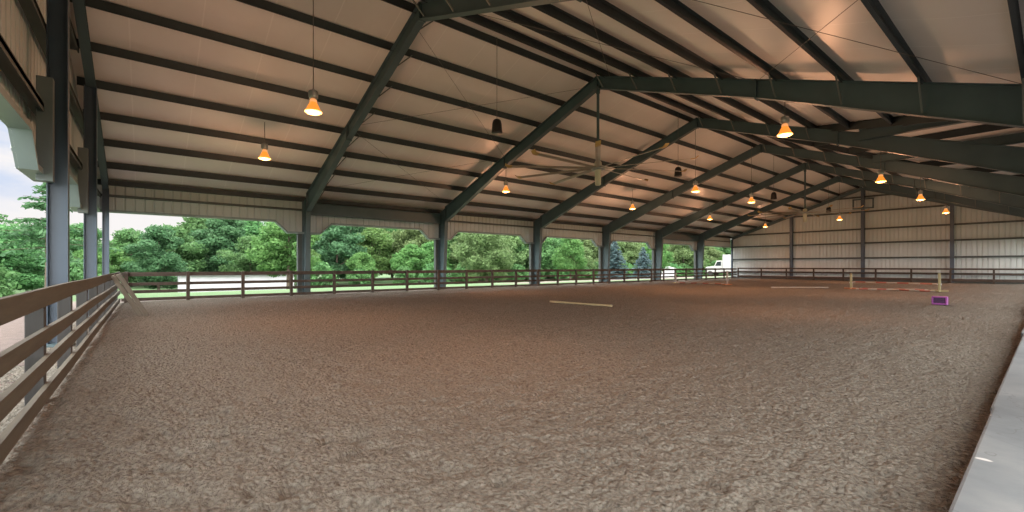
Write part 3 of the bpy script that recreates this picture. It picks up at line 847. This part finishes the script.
# woods: rows of trees; label by the open bay they are seen through
def bay_of(x, y):
    # which opening the straight line from the standing point to the tree passes
    t = XL/x; yy = y*t
    if yy < FR[0]: return 0
    for k in range(7):
        if yy < FR[k+1]: return k+1
    return 8
WHERE = {0: 'seen through the open gable', 1: 'seen through the first open bay above the white shed', 2: 'seen through the second open bay',
         3: 'seen through the third open bay', 4: 'seen through the fourth open bay', 5: 'seen through the fifth open bay behind the spruces',
         6: 'seen through the sixth open bay', 7: 'seen through the last open bay', 8: 'seen beyond the far wall'}
KINDN = {'broad': 'mid green broadleaf woods tree', 'tall': 'tall dark green woods tree', 'olive': 'yellowish olive woods tree', 'bright': 'bright green rounded woods tree'}
rt = random.Random(5)
def bias(y):
    # lighter, more olive trees further down the side
    if y < 35: return ['broad', 'broad', 'tall', 'bright', 'broad', 'tall']
    if y < 90: return ['olive', 'broad', 'olive', 'bright', 'broad']
    return ['bright', 'olive', 'bright', 'broad']
for row, (X0, step, sc) in enumerate(((-66, 7.5, .82), (-76, 7.5, .95), (-88, 8.0, 1.12), (-99, 8.0, 1.25))):
    y = -58.0
    while y < 205:
        x = X0+rt.uniform(-3, 3); yy = y+rt.uniform(-2, 2)
        key = rt.choice(bias(yy)); b_ = bay_of(x, yy)
        sc2 = sc*(.645 if yy < 3 else .70 if yy < 24 else .95 if yy < 60 else 1.0)
        if b_ < 8:
            tree(key, x, yy, sc2*rt.uniform(.82, 1.15), rt.random()*6.28, KINDN[key]+' '+WHERE[b_], 'woods trees, %s, %s' % (key, WHERE[b_]), rt.randrange(2))
        y += step*(1 if y < 90 else 1.3)
# lone trees nearer the arena
tree('bright', -47, 10.6, .78, .6, 'bright green maple with a bare dark trunk at the right end of the white shed', None, 0)
tree('bright', -44, 47, .62, 2.2, 'bright green small tree seen left of the blue spruce', None, 1)
tree('bright', -42, 66, .62, 1.2, 'bright round tree right of the blue spruce, near the pale driveway', None, 0)
tree('olive', -52, 38, .8, 1.9, 'loose olive tree in front of the woods, seen right of the second frame', None, 1)
# shrubby growth at the foot of the woods
for k in range(40):
    y = -50+k*5.6; x = -60+rt.uniform(-2, 2); b_ = bay_of(x, y)
    if b_ < 8 and not (-2 < y < 17): tree('bush', x, y, rt.uniform(.8, 1.25), rt.random()*6, 'low woods edge shrub '+WHERE[b_], 'shrubs at the woods edge, '+WHERE[b_], rt.randrange(2), 'shrub', 'shrub')

# conifers
def conifer(name, x, y, h, w, mat, label, seed, whorls=16, low=.03, sparse=1.0):
    rs = random.Random(seed); root = thing(name, (x, y, tz(x, y)), label, 'tree')
    br = MB(); br.cone((x, y, tz(x,y)-.3), (x, y, tz(x,y)+h*.98), .035*h*.5, .02, 8)
    V = []; F = []
    z0 = tz(x, y)
    for k in range(whorls):
        t = k/(whorls-1); z = h*(low+(.97-low)*t); L = w*.5*(1-t)**.85+.12
        nb = max(5, int(9*sparse))
        for j in range(nb):
            a = j*6.283/nb+rs.random()*.8; Lb = L*rs.uniform(.75, 1.1)
            d = Vector((math.cos(a), math.sin(a), -.12+.25*t)); s_ = Vector((-math.sin(a), math.cos(a), 0))
            base = Vector((x, y, z0+z+rs.uniform(-.5, .5)*(1.6-sparse)*h/whorls)); br.cone(base, base+d*Lb*.9, .025, .006, 4)
            m_ = max(8, int(Lb*26))
            for q in range(m_):
                u = (q+.5)/m_; c_ = base+d*Lb*u+s_*rs.uniform(-1, 1)*Lb*.28*(1-.6*u)+Vector((0,0,rs.uniform(-.10,.06)-.10*u*Lb))
                g = Vector((rs.uniform(-1,1), rs.uniform(-1,1), rs.uniform(-.4,.6))).normalized(); g2 = g.cross(Vector((rs.uniform(-1,1), rs.uniform(-1,1), rs.uniform(-1,1)))).normalized()
                sz_ = rs.uniform(.10, .2)
                o = len(V); V += [c_-g*sz_, c_-g2*sz_*.4, c_+g*sz_, c_+g2*sz_*.4]; F.append((o,o+1,o+2,o+3))
    mb = MB(); mb.v = [tuple(v) for v in V]; mb.f = F; mb.build('needles', mat, root)
    br.build('trunk', 'bark', root)
conifer('blue_spruce', -31.8, 41.2, 4.6, 4.2, 'needle_blue', 'blue grey spruce standing just outside the fourth frame beyond the fence', 3, 20)
conifer('blue_spruce', -33.6, 49.5, 4.0, 3.6, 'needle_blue', 'smaller blue grey spruce right of the larger spruce outside the long fence', 4, 18)
conifer('cedar_tree', -30.0, -3.6, 5.9, 4.6, 'leaf_dark', 'dark layered conifer with drooping branches against the sky behind the gable columns', 8, 8, .42, .36)

# ------------------------------------------------------------------ outbuildings and truck
sx0, sy0 = -66, 7.5
def shed(x0, x1, y0, y1, h, rh, label, name='storage_shed'):
    z = min(tz(x, y) for x in (x0, x1) for y in (y0, y1))
    root = thing(name, ((x0+x1)/2, (y0+y1)/2, z), label, 'shed')
    MB().box(x0, x1, y0, y1, z-.3, z+h).build('wall', 'shed_white', root)
    mb = MB(); xm = (x0+x1)/2
    mb.prism([(x0-.3, z+h-.06), (xm, z+h+rh), (x1+.3, z+h-.06), (x1+.3, z+h+.06), (xm, z+h+rh+.12), (x0-.3, z+h+.06)], 0, 'y', y0-.3, y1+.3)
    mb.build('roof', 'shed_roof', root)
    n = int((y1-y0)/2.6)
    for k in range(1, n):
        y = y0+(y1-y0)*k/n
        MB().box(x1, x1+.04, y-.05, y+.05, z, z+h-.05).build('batten', 'shed_white', root)
    return root
shed(-60, -57.5, 2.6, 13.6, 1.95, .10, 'long low white shed with a grey roof beyond the first open bay')
shed(-58, -54, 84, 92, 2.2, .5, 'pale distant shed between the fourth and fifth frames, beyond the drive')
# white truck
tx, ty = -33.5, 71.5; tzz = tz(tx, ty)
tk = thing('box_truck', (tx, ty, tzz), 'white truck parked beyond the last open bay beside the far corner', 'truck')
mb = MB(); mb.prism([(-2.6,.55),(-2.6,1.25),(-2.45,1.45),(-1.15,1.6),(-.75,2.45),(.15,2.5),(.15,.55)], 0, 'y', 0, 2.1)
mb.v = [(tx+v[0]*1.0, ty+v[1]-1.05, tzz+v[2]) for v in mb.v]; mb.build('cab', 'truck_white', tk, bevel=.05)
mb = MB(); mb.box(tx+.25, tx+4.3, ty-1.15, ty+1.15, tzz+.75, tzz+3.4); mb.build('cargo_box', 'truck_white', tk, bevel=.03)
mb = MB(); mb.prism([(-.95,1.65),(-.62,2.3),(-.02,2.34),(-.02,1.65)], 0, 'y', 0, .02); mb.v = [(tx+v[0], ty-1.075+v[1], tzz+v[2]) for v in mb.v]; mb.build('side_window', 'dark_glass', tk)
mb = MB(); mb.box(tx-2.2, tx+4.2, ty-.5, ty+.5, tzz+.45, tzz+.72); mb.build('chassis', 'rubber', tk)
for wx in (-1.75, 3.0):
    for wy in (-1.0, 1.0):
        mb = MB(); mb.tube((tx+wx, ty+wy-.13, tzz+.42), (tx+wx, ty+wy+.13, tzz+.42), .42, 18); mb.build('wheel', 'rubber', tk)

# ------------------------------------------------------------------ sky
SKY_LOW, SKY_TOP, SKY_SIDE_FILL = 0.60, 6.6, 5.2
w = bpy.data.worlds.new('overcast_sky'); scene.world = w; w.use_nodes = True
nt = w.node_tree; bg = nt.nodes['Background']
tc = N(nt, 'ShaderNodeTexCoord'); sp_ = N(nt, 'ShaderNodeSeparateXYZ'); nt.links.new(tc.outputs['Generated'], sp_.inputs[0])
mp = N(nt, 'ShaderNodeMapping'); mp.inputs['Scale'].default_value = (1, 1, 2.6); nt.links.new(tc.outputs['Generated'], mp.inputs['Vector'])
cl = noise(nt, mp.outputs['Vector'], 2.6, 6, .58)
cloud = ramp(nt, cl, [(.42, (.36,.56,.90)), (.52, (.66,.76,.96)), (.62, (1.0,.97,.97))])
alt = ramp(nt, sp_.outputs[2], [(0, (1.0,.97,.96)), (.10, (.95,.95,.98)), (.26, (.55,.55,.55)), (1, (.55,.55,.55))])
grad = N(nt, 'ShaderNodeMapRange', interpolation_type='SMOOTHSTEP'); nt.links.new(sp_.outputs[2], grad.inputs[0])
grad.inputs[1].default_value = .05; grad.inputs[2].default_value = .15; grad.inputs[3].default_value = .0; grad.inputs[4].default_value = 1
skyc = mixc(nt, grad.outputs[0], (1.0,.965,.955), cloud)
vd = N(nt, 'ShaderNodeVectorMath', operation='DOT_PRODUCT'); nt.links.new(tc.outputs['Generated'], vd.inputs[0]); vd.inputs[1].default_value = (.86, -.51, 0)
def sstep(v, a, b_, lo, hi):
    n = N(nt, 'ShaderNodeMapRange', interpolation_type='SMOOTHSTEP'); nt.links.new(v, n.inputs[0])
    for k_, q_ in enumerate((a, b_, lo, hi)): n.inputs[k_+1].default_value = q_
    return n.outputs[0]
# brighter overcast overhead; unseen low sky behind the viewer boosted to light the interior
st = math_n(nt, 'MAXIMUM', sstep(sp_.outputs[2], .32, .65, SKY_LOW, SKY_TOP), sstep(vd.outputs['Value'], -.25, .45, 0, SKY_SIDE_FILL))
warm = math_n(nt, 'MAXIMUM', sstep(sp_.outputs[2], .30, .5, 0, 1), sstep(vd.outputs['Value'], -.25, .2, 0, 1))
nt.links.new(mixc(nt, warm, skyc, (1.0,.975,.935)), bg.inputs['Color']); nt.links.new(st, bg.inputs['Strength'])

# ------------------------------------------------------------------ camera and view
cam = bpy.data.cameras.new('camera'); co = bpy.data.objects.new('camera', cam); COL.objects.link(co)
co.location = (0, 0, EYE); co.rotation_euler = (R(90), 0, CAM_YAW)
cam.sensor_fit = 'HORIZONTAL'; cam.sensor_width = 36; cam.lens = 36*445/1024
cam.shift_y = 10/1024; cam.clip_start = .05; cam.clip_end = 600
scene.camera = co
scene.view_settings.view_transform = 'Standard'; scene.view_settings.look = 'None'
scene.view_settings.gamma = 1; scene.view_settings.use_curve_mapping = False
scene.view_settings.exposure = 0.68
scene.cycles.use_denoising = True
scene.cycles.max_bounces = 10; scene.cycles.diffuse_bounces = 6
scene.cycles.sample_clamp_indirect = 6
